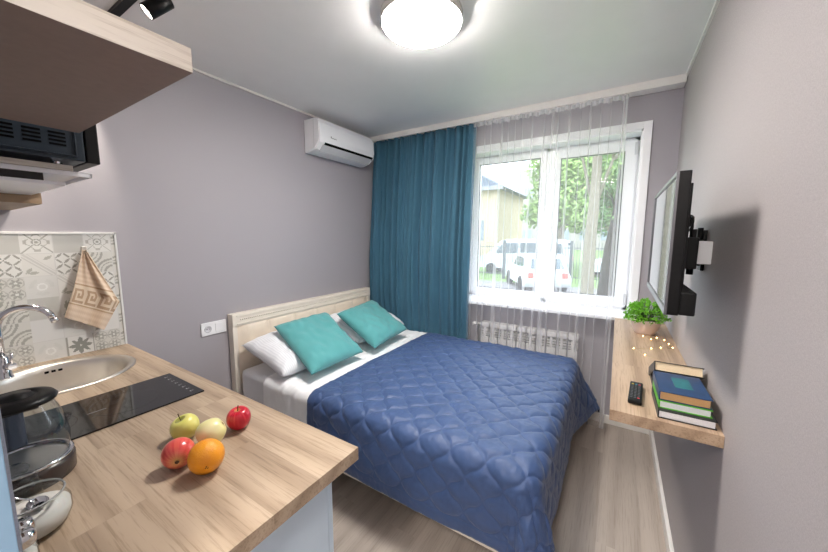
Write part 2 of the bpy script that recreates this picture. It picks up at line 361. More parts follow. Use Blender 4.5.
def vehicle(name, label, cat, loc, rz, L, W_, H, prof, cabin, wheels, colr):
    t = thing(name, label, cat, loc, None); t.rotation_euler = (0, 0, rz)
    body_m = P(name+'_paint', colr, .25, var=.01); glass_m = P(name+'_glass', (78, 90, 98), .1)
    b = MB(); n = len(prof)
    secs = []
    for sx, sc in ((-1, .93), (-.94, 1), (.94, 1), (1, .93)):
        secs.append(b.ring([(p[0]*L, sx*W_/2*(1 if p[1] < .55 else .86), p[1]*H*(1 if abs(sx) < .99 else 1)+0) for p in prof]))
    for a, c in zip(secs, secs[1:]): b.bridge(a, c)
    b.cap(secs[0], True); b.cap(secs[-1])
    obj('car_body', b, body_m, t, local=True)
    for poly in cabin['side']:
        for sy in (-1, 1):
            y = sy*(W_/2*.905)
            obj('side_window', MB().prism([(p[0]*L, p[1]*H) for p in poly], 'y', y-.015, y+.015), glass_m, t, local=True)
    for nm, (x0, z0, x1, z1) in cabin['ends'].items():
        e = MB(); wy = W_*.36
        d = Vector((x1-x0, 0, (z1-z0))); 
        vs = [(x0*L, -wy, z0*H), (x0*L, wy, z0*H), (x1*L, wy*.9, z1*H), (x1*L, -wy*.9, z1*H)]
        off = .03 if x0+x1 > 1 else -.03
        r0 = e.ring(vs); r1 = e.ring([(v[0]+off, v[1], v[2]) for v in vs]); e.bridge(r0, r1, smooth=False); e.cap(r0, True); e.cap(r1)
        obj(nm, e, glass_m, t, local=True)
    for x in wheels:
        for sy in (-1, 1):
            wv = MB().lathe([(.001, -.09), (.2, -.09), (.31, -.09), (.32, 0), (.31, .09), (.2, .09), (.001, .09)], (x*L, sy*(W_/2-.06), .31), 20, axis=(0, 1, 0))
            wh = obj('wheel', wv, 'blackm', t, local=True)
    for sy in (-1, 1):
        obj('tail_light', MB().box(-.02, .04, sy*W_*.37-.1, sy*W_*.37+.1, H*.42, H*.56, .01), P(name+'_lamp', (190, 90, 85), .3), t, local=True)
    return t
hatch = [(0, .2), (0, .45), (.02, .62), (.10, .93), (.20, 1.0), (.45, 1.0), (.70, .66), (.95, .55), (1, .42), (1, .2)]
hc = {'side': [[(.13, .66), (.17, .9), (.28, .93), (.28, .66)], [(.31, .66), (.31, .93), (.46, .92), (.62, .66)]], 'ends': {'rear_window': (.028, .66, .095, .9), 'windscreen': (.69, .69, .48, .97)}}
vehicle('parked_car', 'white hatchback parked on the drive outside the window', 'car', (-2.08, 12.45, GZ+.02), radians(117), 3.6, 1.62, 1.45, hatch, hc, (.19, .81), (190, 194, 197))
van = [(0, .18), (0, .6), (.03, .96), (.1, 1.0), (.66, 1.0), (.74, .93), (.88, .58), (.98, .48), (1, .3), (1, .18)]
vc = {'side': [[(.06, .6), (.08, .88), (.27, .9), (.27, .6)], [(.3, .6), (.3, .9), (.5, .9), (.5, .6)], [(.53, .6), (.53, .9), (.7, .88), (.8, .6)]], 'ends': {'rear_window': (.012, .62, .03, .9), 'windscreen': (.875, .61, .755, .91)}}
vehicle('minivan', 'white minivan parked behind the iron fence', 'van', (-2.1, 19.2, GZ), radians(180), 4.9, 1.8, 2.0, van, vc, (.17, .83), (180, 184, 188))
vehicle('parked_car', 'white car nose on beyond the right window pane', 'car', (2.3, 21.6, GZ), radians(200), 3.9, 1.65, 1.5, hatch, hc, (.19, .81), (190, 193, 196))
barks = [P('pale_bark', (112, 104, 92), .9, var=.2, nscale=20), P('dark_bark', (48, 42, 38), .9, var=.2, nscale=20)]
leafs = [P('spring_leaf', (124, 150, 84), .7, var=.25, nscale=2), P('deep_leaf', (84, 116, 66), .7, var=.25, nscale=2), P('yellow_leaf', (150, 148, 92), .7, var=.2, nscale=2)]
def leafball(b, c, R, n, size, sq=1.0):
    for i in range(n):
        d = Vector((random.gauss(0, 1), random.gauss(0, 1), random.gauss(0, 1))).normalized()*R*random.random()**.45
        p = Vector(c)+Vector((d.x, d.y, d.z*sq)); a = Vector((random.gauss(0, 1), random.gauss(0, 1), random.gauss(0, 1))).normalized()
        bb = a.orthogonal().normalized(); s_ = size*random.uniform(.6, 1.3)
        b.bm.faces.new([b.bm.verts.new(p+a*s_), b.bm.verts.new(p+bb*s_*.5), b.bm.verts.new(p-a*s_), b.bm.verts.new(p-bb*s_*.5)])
def tree(label, loc, hgt, tr, crowns, bark, leaf, lean=(0, 0), n=900, size=.16):
    t = thing('tree', label, 'tree', loc, None); x, y, z = loc
    b = MB(); k = 10
    pts = [(x+lean[0]*(i/k)+.1*tr*sin(i*1.7), y+lean[1]*(i/k), z+hgt*i/k) for i in range(k+1)]
    b.tube(pts, [tr*(1.25-.8*i/k) for i in range(k+1)], 10); obj('trunk', b, bark, t)
    br = MB(); f = MB()
    for c in crowns:
        cc = Vector((x+c[0], y+c[1], z+c[2])); i = min(k-1, max(2, int(k*(c[2]/hgt)*.65)))
        s_ = Vector(pts[i]); mid = (s_+cc)/2+Vector((0, 0, .3)); br.tube([s_, mid, cc], [tr*.4, tr*.25, tr*.08], 6)
        for q in range(4):
            e = cc+Vector((random.uniform(-1, 1), random.uniform(-.6, .6), random.uniform(-.5, 1)))*c[3]*.8
            br.tube([mid, (mid+e)/2+Vector((0, 0, .15)), e], [tr*.15, tr*.1, tr*.04], 5)
        leafball(f, cc, c[3], int(n*c[3]**2/4), size, .8)
    obj('branches', br, bark, t); obj('foliage', f, leaf, t, recalc=False)
tree('slim pale-barked tree standing near the right pane', (-.62, 9.2, GZ), 7, .13, [(-.6, .3, 4.7, 1.2), (.7, 0, 4.4, 1.0), (0, .5, 5.8, 1.5)], barks[0], leafs[0], (.1, 0), 700, .09)
tree('thick dark tree trunk at the right edge of the window', (-.28, 9.8, GZ), 6, .17, [(.6, .3, 4.0, 1.1), (1.2, .3, 5.4, 1.4), (.3, 0, 2.9, .6)], barks[1], leafs[1], (.5, 0), 700, .09)
tree('reddish brown tree far behind on the right', (-.3, 30, GZ), 9, .25, [(0, 0, 4.5, 2.4), (2.2, 0, 5.5, 2.4), (-.8, 0, 7.6, 2.4), (1.8, 0, 8.8, 2.2)], barks[0], P('rust_leaf', (150, 122, 84), .7, var=.25, nscale=2), (0, 0), 1100, .2)
tree('leafy green tree behind the minivan', (-3.2, 23, GZ), 7, .22, [(0, 0, 4.6, 2.2), (-1.4, 0, 3.6, 1.2), (1.0, 0, 6.0, 1.9), (.9, -.3, 3.4, 1.3), (-.6, 0, 6.6, 1.8)], barks[0], leafs[0], (0, 0), 1500, .17)
tree('dense darker green tree between the window panes', (-1.5, 24, GZ), 8, .25, [(0, 0, 3.4, 1.7), (.8, 0, 5.6, 2.1), (-.6, 0, 7.2, 2.0)], barks[1], leafs[1], (0, 0), 1500, .17)
tree('yellowish tree furthest to the right outside', (2.2, 26, GZ), 8, .22, [(0, 0, 6.0, 2.6), (-1.6, 0, 7.6, 1.8), (.2, 0, 3.4, 1.4)], barks[0], leafs[2], (0, 0), 1500, .18)
sh = thing('shrub', 'low green shrub in front of the house wall', 'shrub', (-9.3, 17.6, GZ)); f = MB()
for i in range(5): leafball(f, (-10.2+i*.45, 17.6, GZ+.5), .6, 260, .09)
obj('foliage', f, leafs[1], sh, recalc=False)

# ------------------------------------------------------------------ curtains
def curtain_mb(x0, x1, nf, amp, y_of, z0, z1, seed, nu=420, nv=24, jit=.5, gather=.35):
    rnd = random.Random(seed); ph = [rnd.uniform(-1, 1) for _ in range(64)]
    def fold(u):
        a = u*nf*2*pi; k = u*nf; i = int(k); fr_ = k-i
        w_ = .5-.5*cos(fr_*pi); am = .75+.45*(ph[i % 64]*(1-w_)+ph[(i+1) % 64]*w_)
        q = sin(a+jit*sin(u*17+seed)+jit*.6*sin(u*41)); return math.copysign(abs(q)**.75, q)*am + .12*sin(2.7*a+seed)
    def fn(u, v):
        z = z1+(z0-z1)*v
        uu = u+.006*sin(9*v+u*20)*v
        x = x0+(x1-x0)*u+.004*nz(u*40, v*4)
        A = amp*(gather+(1-gather)*min(1, v*5))*((1-.22*min(1, max(0, v-.2)/.35))*(1 if v < .66 else 1-.45*min(1, (v-.66)/.08)) if amp > .02 else 1)*(1+.15*nz(u*12, v*3, seed))
        return (x, y_of(v, u)+A*fold(uu)+.006*nz(u*25, v*5, 3), z)
    b = MB(); b.grid(nu, nv, fn); return b
b = curtain_mb(-2.30, -1.145, 14, .036, lambda v, u: 2.862-.094*min(1, max(0, (v-.03)/.45))+.012*min(1, max(0, (v-.66)/.08)), .02, 2.497, 3, jit=1.7, gather=.7)
cu = obj('curtain', b, 'blue_curt', recalc=False, solid=.003); tag(cu, 'floor-length teal blue curtain drawn to the left of the window', 'curtain')
def ty(v, u):
    z = 2.485+(.03-2.485)*v
    if z > .95: return 2.852-(2.852-2.785)*max(0, (2.3-z)/1.35) if z < 2.3 else 2.852
    return 2.785
b = curtain_mb(-1.155, -.006, 13, .013, ty, .03, 2.492, 11, nu=520, nv=40, jit=1.1, gather=1)
tu = thing('tulle_curtain', 'sheer white tulle curtain hanging in front of the window', 'curtain', (-.6, 2.80, .03))
obj('sheer_panel', b, 'tulle', tu, recalc=False)
b = MB(); b.grid(260, 2, lambda u, v: (-1.155+1.149*u, 2.845+.012*sin(u*190)+.006*sin(u*71), 2.494-.034*v+.005*sin(u*90)))
obj('header_tape', b, 'hem', tu, recalc=False)
b = MB(); rnd = random.Random(4)
for k in range(17):
    u = (k+.5+rnd.uniform(-.3, .3))/17; x = -1.15+1.14*u; wd = rnd.uniform(.006, .024)
    if k in (3, 9): wd = .035
    def fn(a, v, x=x, wd=wd, k=k):
        return (x+(a-.5)*wd*(.55+.7*v)+.008*sin(k+3*v), ty(v, 0)-.013-.010*sin(a*pi), 2.485+(.035-2.485)*v)
    b.grid(6, 24, fn)
obj('gathered_fold', b, 'gather', tu, recalc=False)
b = MB()
b.grid(1, 40, lambda a, v: (-.008-.012*a, ty(v, 0)-.006-.012*sin(v*9), 2.49+(.03-2.49)*v))
obj('side_hem', b, 'hem', tu, recalc=False)

# ------------------------------------------------------------------ radiator
ra = thing('radiator', 'white sectional radiator on the wall under the window sill', 'radiator', (-.62, 2.88, .13))
rx0 = -1.04
for i in range(10):
    x = rx0+i*.082; b = MB()
    b.box(x+.003, x+.077, 2.845, 2.858, .17, .585, .005).box(x+.030, x+.050, 2.845, 2.858, .585, .67, .003)
    b.box(x+.03, x+.05, 2.858, 2.925, .15, .70, .004)
    b.box(x+.002, x+.078, 2.848, 2.93, .67, .715, .010); b.box(x+.004, x+.076, 2.85, 2.93, .13, .165, .008)
    for z in (.595, .618, .641): b.box(x+.004, x+.076, 2.850, 2.92, z, z+.008)
    obj('radiator_section', b, 'radw', ra)
b = MB().tube([(rx0-.005, 2.89, .685), (rx0-.05, 2.89, .685)], .012, 10).tube([(rx0-.05, 2.89, .685), (rx0-.085, 2.86, .685)], [.018, .016], 12)
obj('radiator_valve', b, 'radw', ra)
obj('supply_pipe', MB().tube([(rx0-.045, 2.90, .685), (rx0-.045, 2.93, .68), (rx0-.045, 2.935, .07)], .010, 10), 'radw', ra)

# ------------------------------------------------------------------ air conditioner
ac = thing('air_conditioner', 'white split air conditioner high on the wall beside the curtain', 'air conditioner', (XL, 2.35, 2.21))
prof = [(XL, 2.215), (XL, 2.485), (XL+.135, 2.485), (XL+.165, 2.475), (XL+.185, 2.44), (XL+.192, 2.33), (XL+.182, 2.285), (XL+.13, 2.235), (XL+.05, 2.212)]
b = MB().prism(prof, 'y', 1.98, 2.70)
bmesh.ops.bevel(b.bm, geom=[e for e in b.bm.edges if abs(e.verts[0].co.y-e.verts[1].co.y) < 1e-6], offset=.008, segments=3, affect='EDGES')
smo = obj('casing', b, 'acw', ac)
obj('air_outlet', MB().obox((XL+.176, 2.36, 2.2755), (.011, 0, .0125), (0, .315, 0), (-.004, 0, .003)), 'slot', ac)
obj('louver', MB().obox((XL+.150, 2.35, 2.247), (.026, 0, .0245), (0, .318, 0), (-.0025, 0, .003), .0015), 'aclouver', ac)
obj('front_seam', MB().box(XL+.120, XL+.1225, 1.978, 1.9795, 2.23, 2.485).box(XL+.1, XL+.135, 2.022, 2.0235, 2.4851, 2.4856), 'aclouver', ac)
b = MB(); lx = XL+.1925
b.box(lx, lx+.0012, 2.105, 2.113, 2.338, 2.352); 
for i, (w_, h_) in enumerate(((.007, .006), (.006, .007), (.007, .006), (.005, .008), (.008, .006))): b.box(lx, lx+.0012, 2.117+i*.0115, 2.117+i*.0115+w_, 2.336, 2.336+h_)
obj('brand_mark', b, 'ink', ac)

# ------------------------------------------------------------------ ceiling lamp, track spots
LC = (-.868, 1.455)
la = thing('ceiling_lamp', 'round white glowing ceiling lamp in the middle of the room', 'ceiling lamp', (*LC, ZC))
obj('lamp_base', MB().lathe([(.001, 2.55), (.188, 2.55), (.194, 2.545), (.194, 2.510), (.188, 2.510), (.188, 2.53), (.17, 2.53)], (*LC, 0), 64), 'lampring', la)
obj('diffuser', MB().lathe([(.172, 2.541), (.178, 2.528), (.187, 2.508), (.186, 2.503), (.176, 2.494), (.13, 2.483), (.07, 2.476), (.001, 2.474)], (*LC, 0), 64), 'lampw', la)
hl = thing('ceiling_lamp', 'unseen round fill lamp added in the entrance behind the viewpoint', 'ceiling lamp', (-.15, -.9, ZC))  # unseen lamp, added as fill light for the room from behind the camera
obj('diffuser', MB().lathe([(.25, 2.55), (.25, 2.50), (.16, 2.485), (.001, 2.48)], (-.15, -.9, 0), 40), 'hall_fill', hl)
tr = thing('track_light', 'black ceiling track light above the kitchen shelf', 'track light', (-1.9, .68, ZC))
obj('track', MB().box(-2.3, -1.0, .655, .69, 2.53, 2.55, .002), 'black', tr)
def spot(c, back, name='spot_head'):
    c = Vector(c); d = Vector(back).normalized(); e = c+d*.11
    so = obj(name, MB().lathe([(.027, 0), (.03, .002), (.03, .108), (.027, .11), (.001, .11)], c, 28, axis=d), 'black', tr, loc=c)
    obj('lens', MB().lathe([(.027, .004), (.001, .0041)], c, 28, axis=d), 'spotface', so)
    jj = c+d*.09
    obj('stem', MB().tube([jj+Vector((0, 0, .02)), (jj.x, .672, 2.535)], .006, 8).box(jj.x-.05, jj.x+.05, .658, .686, 2.50, 2.531, .003), 'black', so)
    L = bpy.data.lights.new('spot_bulb', 'SPOT'); L.energy = SPOT_W; L.spot_size = radians(75); L.spot_blend = .6; L.color = (1, .9, .78); L.shadow_soft_size = .025
    lo = bpy.data.objects.new('spot_bulb', L); COL.objects.link(lo); lo.parent = so
    lo.location = -d*.01; lo.rotation_euler = d.to_track_quat('Z', 'Y').to_euler()
spot((-1.723, .661, 2.42), (.26, .6, .62))
spot((-2.22, .60, 2.40), (.1, .4, 1))

# ------------------------------------------------------------------ television on right wall
tv = thing('television', 'flat black television with its screen facing the bed', 'television', (.16, 1.61, 1.26))
b = MB().box(.138, .168, 1.25, 1.97, 1.262, 1.694, .003)
obj('tv_body', b, 'black', tv)
b = MB(); bz = .012
for a in ((1.25, 1.25+bz, 1.262, 1.694), (1.97-bz, 1.97, 1.262, 1.694), (1.25+bz, 1.97-bz, 1.694-bz, 1.694), (1.25+bz, 1.97-bz, 1.262, 1.262+bz*1.6)): b.box(.132, .1395, a[0], a[1], a[2], a[3], .0012)
obj('bezel', b, P('satin_silver_bezel', (120, 120, 124), .28, .6), tv)
obj('screen', MB().box(.1365, .1378, 1.262, 1.958, 1.281, 1.682), 'screen', tv)
obj('rear_housing', MB().box(.168, .176, 1.27, 1.95, 1.30, 1.66, .003).box(.168, .208, 1.256, 1.70, 1.263, 1.335, .005), 'blackm', tv)
mt = thing('tv_wall_bracket', 'black swivel bracket holding the television to the wall', 'wall bracket', (.30, 1.76, 1.44))
obj('bracket_plate', MB().box(.177, .186, 1.48, 1.78, 1.34, 1.60, .002).box(.186, .205, 1.50, 1.53, 1.34, 1.60, .002).box(.186, .205, 1.72, 1.75, 1.34, 1.60, .002), 'black', mt)
obj('wall_plate', MB().box(.298, XR, 1.80, 1.86, 1.36, 1.53, .002), 'black', mt)
obj('swivel_arm', MB().obox((.25, 1.79, 1.45), (.046, .03, 0), (-.008, .012, 0), (0, 0, .04), .003).tube([(.22, 1.76, 1.38), (.22, 1.76, 1.54)], .012, 12).box(.205, .245, 1.54, 1.70, 1.385, 1.50, .004).tube([(.235, 1.60, 1.36), (.235, 1.60, 1.53)], .011, 12).tube([(.29, 1.82, 1.38), (.29, 1.82, 1.54)], .010, 12), 'black', mt)
so = thing('wall_socket', 'square white cable socket on the wall behind the television', 'socket', (XR, 1.72, 1.44))
obj('socket_plate', MB().box(.268, XR, 1.685, 1.76, 1.395, 1.485, .003), 'acw', so)
obj('connector', MB().tube([(.268, 1.73, 1.44), (.245, 1.73, 1.44)], .007, 10).tube([(.268, 1.70, 1.435), (.25, 1.69, 1.435)], .004, 8), P('brass', (190, 150, 90), .3, 1), so)
b = MB().tube([(.246, 1.73, 1.44), (.236, 1.72, 1.47), (.225, 1.71, 1.52), (.215, 1.70, 1.54), (.21, 1.69, 1.50), (.207, 1.68, 1.42)], .0045, 8)
tag(obj('aerial_cable', b, 'acw'), 'white aerial cable looping from the socket to the television', 'cable')
b = MB()
for k in range(4):
    pts = [(.228+.014*cos(a+k), 1.68+.03*sin(a+k*.6)+.006*k, 1.545+.034*cos(a)+.008*k) for a in [2*pi*i/20 for i in range(21)]]
    b.tube(pts, .0035, 6, False)
b.tube([(.222, 1.69, 1.50), (.213, 1.66, 1.44), (.215, 1.62, 1.38), (.207, 1.60, 1.34)], .0035, 6)
tag(obj('power_cable', b, 'black'), 'coiled black power cable tied above the television bracket', 'cable')

# ------------------------------------------------------------------ wall shelf and what stands on it
SZ = .904
sf = tag(obj('wall_shelf', MB().box(.012, XR, 1.275, 2.798, SZ-.039, SZ, .0015), 'oaky'), 'long oak shelf fixed to the wall below the television', 'shelf')
# fairy lights
PX = [(.162, 2.36), (.229, 2.36), (.198, 2.31), (.262, 2.33), (.275, 2.26), (.285, 2.19), (.23, 2.156), (.186, 2.115), (.105, 2.067), (.15, 1.98), (.25, 1.90), (.285, 1.76)]
fl = thing('fairy_lights', 'warm fairy light string lying on the shelf near the plant', 'string lights', (.2, 2.2, SZ))
b = MB(); pts = []
for i in range(len(PX)-1):
    for k in range(6):
        t_ = k/6; pts.append((PX[i][0]*(1-t_)+PX[i+1][0]*t_+.006*sin(k*1.05), PX[i][1]*(1-t_)+PX[i+1][1]*t_, SZ+.0012))
obj('light_wire', b.tube(pts, .0007, 5), 'wire', fl)
for x, y in PX: obj('bulb', MB().lathe([(.001, -.002), (.0017, -.0014), (.0023, 0), (.0017, .0014), (.001, .002)], (x, y, SZ+.0032), 8), 'bulb', fl)
# plant
pp = thing('potted_plant', 'small bushy green plant in a pale pot on the shelf', 'potted plant', (.18, 2.47, SZ))
pc = (.175, 2.455, SZ)
obj('plant_pot', MB().lathe([(.001, 0), (.048, 0), (.056, .008), (.074, .05), (.082, .085), (.083, .092), (.078, .092), (.070, .06), (.001, .055)], pc, 40), 'pot', pp)
obj('soil', MB().lathe([(.001, .078), (.0785, .078)], pc, 30), 'soil', pp)
b = MB(); st = MB(); random.seed(12)
for i in range(230):
    th = random.uniform(0, 2*pi); el = random.uniform(-.25, 1)
    d = Vector((cos(th)*sqrt(1-el*el)*1.0, sin(th)*sqrt(1-el*el), el*.95+.12)).normalized()
    R = random.uniform(.085, .122); base = Vector(pc)+Vector((d.x*.02, d.y*.02, .075)); tip = Vector(pc)+Vector((0, 0, .095))+Vector((d.x*R*.94, d.y*R*.94, d.z*R*.95))
    if tip.x > XR-.012: continue
    if i % 2 == 0: st.tube([base, (base+tip)/2+Vector((0, 0, .012)), tip], .0012, 4)
    for k in range(8):
        a = Vector((random.gauss(0, 1), random.gauss(0, 1), random.gauss(.5, .8))).normalized(); a = (a+d*.5).normalized()
        s_ = random.uniform(.009, .014); pe = a.cross(Vector((random.gauss(0, 1), random.gauss(0, 1), random.gauss(0, 1)))).normalized()
        p0 = tip+Vector((random.uniform(-1, 1), random.uniform(-1, 1), random.uniform(-1, 1)))*.008; nn = a.cross(pe)*.002
        v = [b.bm.verts.new(p) for p in (p0, p0+a*s_*.5+pe*s_*.42+nn, p0+a*s_*1.15, p0+a*s_*.5-pe*s_*.42+nn)]
        b.bm.faces.new(v)
obj('stems', st, 'stem', pp); obj('foliage', b, 'leaf', pp, recalc=False)
# remote control
rc = thing('remote_control', 'black television remote lying near the front of the shelf', 'remote control', (.092, 1.45, SZ+.001)); rc.rotation_euler = (0, 0, radians(-4))
obj('remote_body', MB().box(-.021, .021, -.095, .09, 0, .017, .005), 'blackm', rc, local=True)
cols = {(0, 0): (200, 180, 40), (1, 0): (60, 140, 160), (2, 0): (180, 50, 60)}
bm_ = P('remote_button', (70, 72, 76), .5)
for r in range(11):
    for c in range(3):
        if r == 10 and c == 2: mt_ = P('red_button', (210, 60, 70), .4)
        else: mt_ = P('colour_button', cols[(c, r-1)], .4) if (r == 1) else bm_
        obj('button', MB().box(-.015+c*.0108, -.0075+c*.0108, .07-r*.0145, .076-r*.0145, .017, .0188, .0008), mt_, rc, local=True)
# books
def book(label, x0, y0, z0, wx, ly, tz, cover, pages, rz=0, group=None, lab=None):
    t = thing('book', label, 'book', (x0, y0, z0), group); t.rotation_euler = (0, 0, rz)
    cm = P('cover_'+str(len(bpy.data.materials)), cover, .4, var=.12, nscale=40); pm = P('pages_'+str(len(bpy.data.materials)), pages, .85, var=.05, nscale=300)
    c = MB().box(0, wx, 0, ly, 0, .0025, .0008).box(0, wx, 0, ly, tz-.0025, tz, .0008).box(0, .0035, 0, ly, 0, tz, .001)
    obj('cover', c, cm, t, local=True)
    obj('page_block', MB().box(.003, wx-.005, .004, ly-.004, .0026, tz-.0026), pm, t, local=True)
    if lab: obj('cover_panel', MB().box(wx*.36, wx*.72, ly*.3, ly*.78, tz, tz+.0006), P('cover_panel', lab, .5, var=.15, nscale=30), t, local=True)
    return t
book('black-covered book with white pages, bottom of the front stack', .148, 1.30, SZ, .150, .20, .027, (30, 32, 36), (232, 232, 236), radians(1))
book('green-covered book with white pages under the blue book', .150, 1.318, SZ+.0272, .138, .19, .026, (96, 190, 50), (232, 232, 236), radians(1))
book('dark blue book with a teal panel and tan pages, topmost of the front stack', .149, 1.322, SZ+.0534, .137, .195, .031, (26, 62, 104), (196, 154, 106), radians(1), lab=(40, 110, 118))
lb = book('black-covered book with cream pages leaning against the back of the book stack', .150, 1.530, SZ+.083, .15, .185, .036, (14, 14, 16), (226, 204, 170), 0)
lb.rotation_euler = (radians(-27), 0, radians(1))
book('thin black book lying behind the stack under the leaning book', .152, 1.56, SZ, .142, .19, .022, (20, 20, 22), (206, 196, 176), radians(0))

# ------------------------------------------------------------------ bed
bed = thing('bed', 'cream bed frame with a tufted leather headboard against the wall', 'bed', (-1.25, 2.0, 0))
BY0, BY1 = 1.235, 2.752
b = MB().box(XL+.003, XL+.045, BY0, BY1, .10, .945, .003)
b.box(XL+.045, XL+.062, BY0, BY0+.035, .10, .86, .004).box(XL+.045, XL+.062, BY1-.035, BY1, .10, .86, .004)
b.box(XL+.045, XL+.068, BY0, BY1, .855, .945, .006).box(XL+.068, XL+.074, BY0+.03, BY1-.03, .925, .935, .002).box(XL+.068, XL+.074, BY0+.03, BY1-.03, .868, .876, .002)
hb = obj('headboard', b, 'cream', bed)
b = MB()
for i in range(96):
    y = BY0+.06+i*(BY1-BY0-.12)/95; b.lathe([(.0005, -.006), (.0055, -.003), (.0065, 0), (.0055, .003), (.0005, .006)], (XL+.068, y, .902), 6, axis=(0, 1, 0))
obj('beaded_moulding', b, 'cream', hb)
def tuft(u, v):
    y = BY0+.035+u*(BY1-BY0-.07); z = .42+v*.435
    a = u*6; c = v*2; da = abs(a-round(a)); dc = abs(c-round(c))
    h_ = .024*(min(1, da/.18)**.5)*.6+.024*(min(1, dc/.22)**.5)*.4
    e = min(u, 1-u, .5)*6; e2 = min(v, 1-v)*4
    return (XL+.048+h_*min(1, e*3)*1+.004, y, z)
b = MB(); b.grid(120, 40, tuft); obj('upholstered_panel', b, 'leather', hb)
RX = -.27
for y0 in (BY0, BY1-.028): obj('side_rail', MB().box(XL+.045, RX, y0, y0+.028, .165, .34, .004), 'cream', bed)
obj('footboard', MB().box(RX, RX+.028, BY0, BY1, .165, .34, .004), 'cream', bed)
obj('slat_base', MB().box(XL+.045, RX, BY0+.028, BY1-.028, .27, .29), 'cream', bed)
for x in (-2.2, -1.25, -.36):
    for y in (BY0+.42, BY1-.32): obj('leg', MB().box(x-.03, x+.03, y-.03, y+.03, 0, .27, .003), 'blackm', bed)
b = MB().box(XL+.085, -.27, BY0+.02, BY1-.02, .29, .545, .045)
mo = tag(smoothall(obj('mattress', b, 'stripe2')), 'mattress in a white striped fitted sheet on the bed frame', 'mattress')
def drape(s_, t, zt, xf, yn, yf, r, flare, cornerflare=0.0):
    """cloth point (s along x, t along y) laid over the bed edges at xf (foot), yn (near), yf (far)"""
    dx = max(0, s_-(xf-r)); sy = 0
    if t < yn+r: dy = (yn+r)-t; sy = -1; yb = yn+r
    elif t > yf-r: dy = t-(yf-r); sy = 1; yb = yf-r
    else: dy = 0; yb = t
    xb = min(s_, xf-r)
    R = hypot(dx, dy)
    if R < 1e-9: return Vector((xb, yb, zt)), Vector((0, 0, 1)), 0
    cx, cy = dx/R, sy*dy/R
    q = r*pi/2; th = atan2(dy, dx); cf = sin(2*th)
    if R < q: a = R/r; h_ = r*sin(a); d = r*(1-cos(a)); n = Vector((cx*sin(a), cy*sin(a), cos(a)))
    else:
        f = flare+cornerflare*cf; e = R-q; h_ = r+e*f; d = r+e*sqrt(max(.05, 1-f*f)); n = Vector((cx, cy, f)).normalized()
    return Vector((xb+cx*h_, yb+cy*h_, zt-d)), n, max(0, R-q)
# folded sheet
def sheetfn(u, v):
    wob = .015*nz(v*6, 1)
    s0 = -1.96+.10*max(0, v-.35)+wob; s_ = s0+u*(-1.42-s0)
    tl = BY0-.30; th_ = BY1+.12; t = tl+v*(th_-tl)
    p, n, e = drape(s_, t, .553, 5, BY0-.004, BY1+.004, .05, .05)
    k = .006*nz(s_*14, t*5, 2)+.004*nz(s_*34, t*12, 3)+(.008*sin(s_*40+3*nz(s_*3, t*3))*min(1, e*4) if e > 0 else 0)
    q = p+n*(k+.004); q.y = min(q.y, 2.748); return q
b = MB(); b.grid(60, 170, sheetfn)
tag(obj('folded_sheet', b, 'waffle', solid=.006), 'white textured blanket folded back between the cushions and quilt', 'sheet')
# quilt
QS0, QS1 = -1.515, -.20+.36; QT0, QT1 = BY0-.352, BY1+.15
def quiltfn(u, v):
    s0 = QS0+.02*nz(v*5, 7)+.05*max(0, .25-v)
    s_ = s0+u*(QS1-s0); t = QT0+v*(QT1-QT0)
    p, n, e = drape(s_, t, .572, -.20, BY0-.014, BY1-.02, .075, (.03 if s_ < -.3 else .07) if t < 2 else .06+.42*min(1, max(0, (t-2.3)/.45))*(1 if s_ > -.28 else 0), .26 if t < 2 else 0)
    D = .165; a = (s_+t)/D*1.0; c = (s_-t)/D*1.0
    a2 = a+.05*sin(2*pi*c); c2 = c+.05*sin(2*pi*a)
    hq = 1-max(math.exp(-(abs(sin(pi*a2))/.28)**1.0), math.exp(-(abs(sin(pi*c2))/.28)**1.0)); hq = hq*(.8+.2*abs(sin(pi*a2)*sin(pi*c2)))
    edge = min(s_-s0, QS1-s_, t-QT0, QT1-t)
    if edge < .065: hq = .4*min(1, edge/.012) if edge < .055 else .4*(1-(edge-.055)/.01)
    wr = .0035*nz(s_*22, t*9, 5)+.0025*nz(s_*9, t*30, 6)+.006*nz(s_*3, t*3, 8)+.0018*nz(s_*60, t*45, 9)
    wave = 0
    if e > 0:
        along = s_ if t < 1.3 or t > 2.7 else t
        wave = (.006*sin(along*7+1)+.008*nz(along*4, 0, 4))*min(1, e*3.5)
        if s_ > -.26 and t < 1.3: wave += .012*sin(6*atan2(1.29-t, s_+.27)+.6)*min(1, e*4)
    q = p+n*(.0125*hq+wr+wave+.006)
    q.z = max(q.z, .012); q.y = min(q.y, 2.750)
    return q
b = MB(); b.grid(330, 420, quiltfn)
qo = obj('quilt', b, 'quilt', recalc=False, solid=.006)
tag(qo, 'navy blue diamond-quilted bedspread covering most of the bed', 'quilt')
qo.data.materials.append(M['quilt_under']); qo.modifiers[0].material_offset = 1
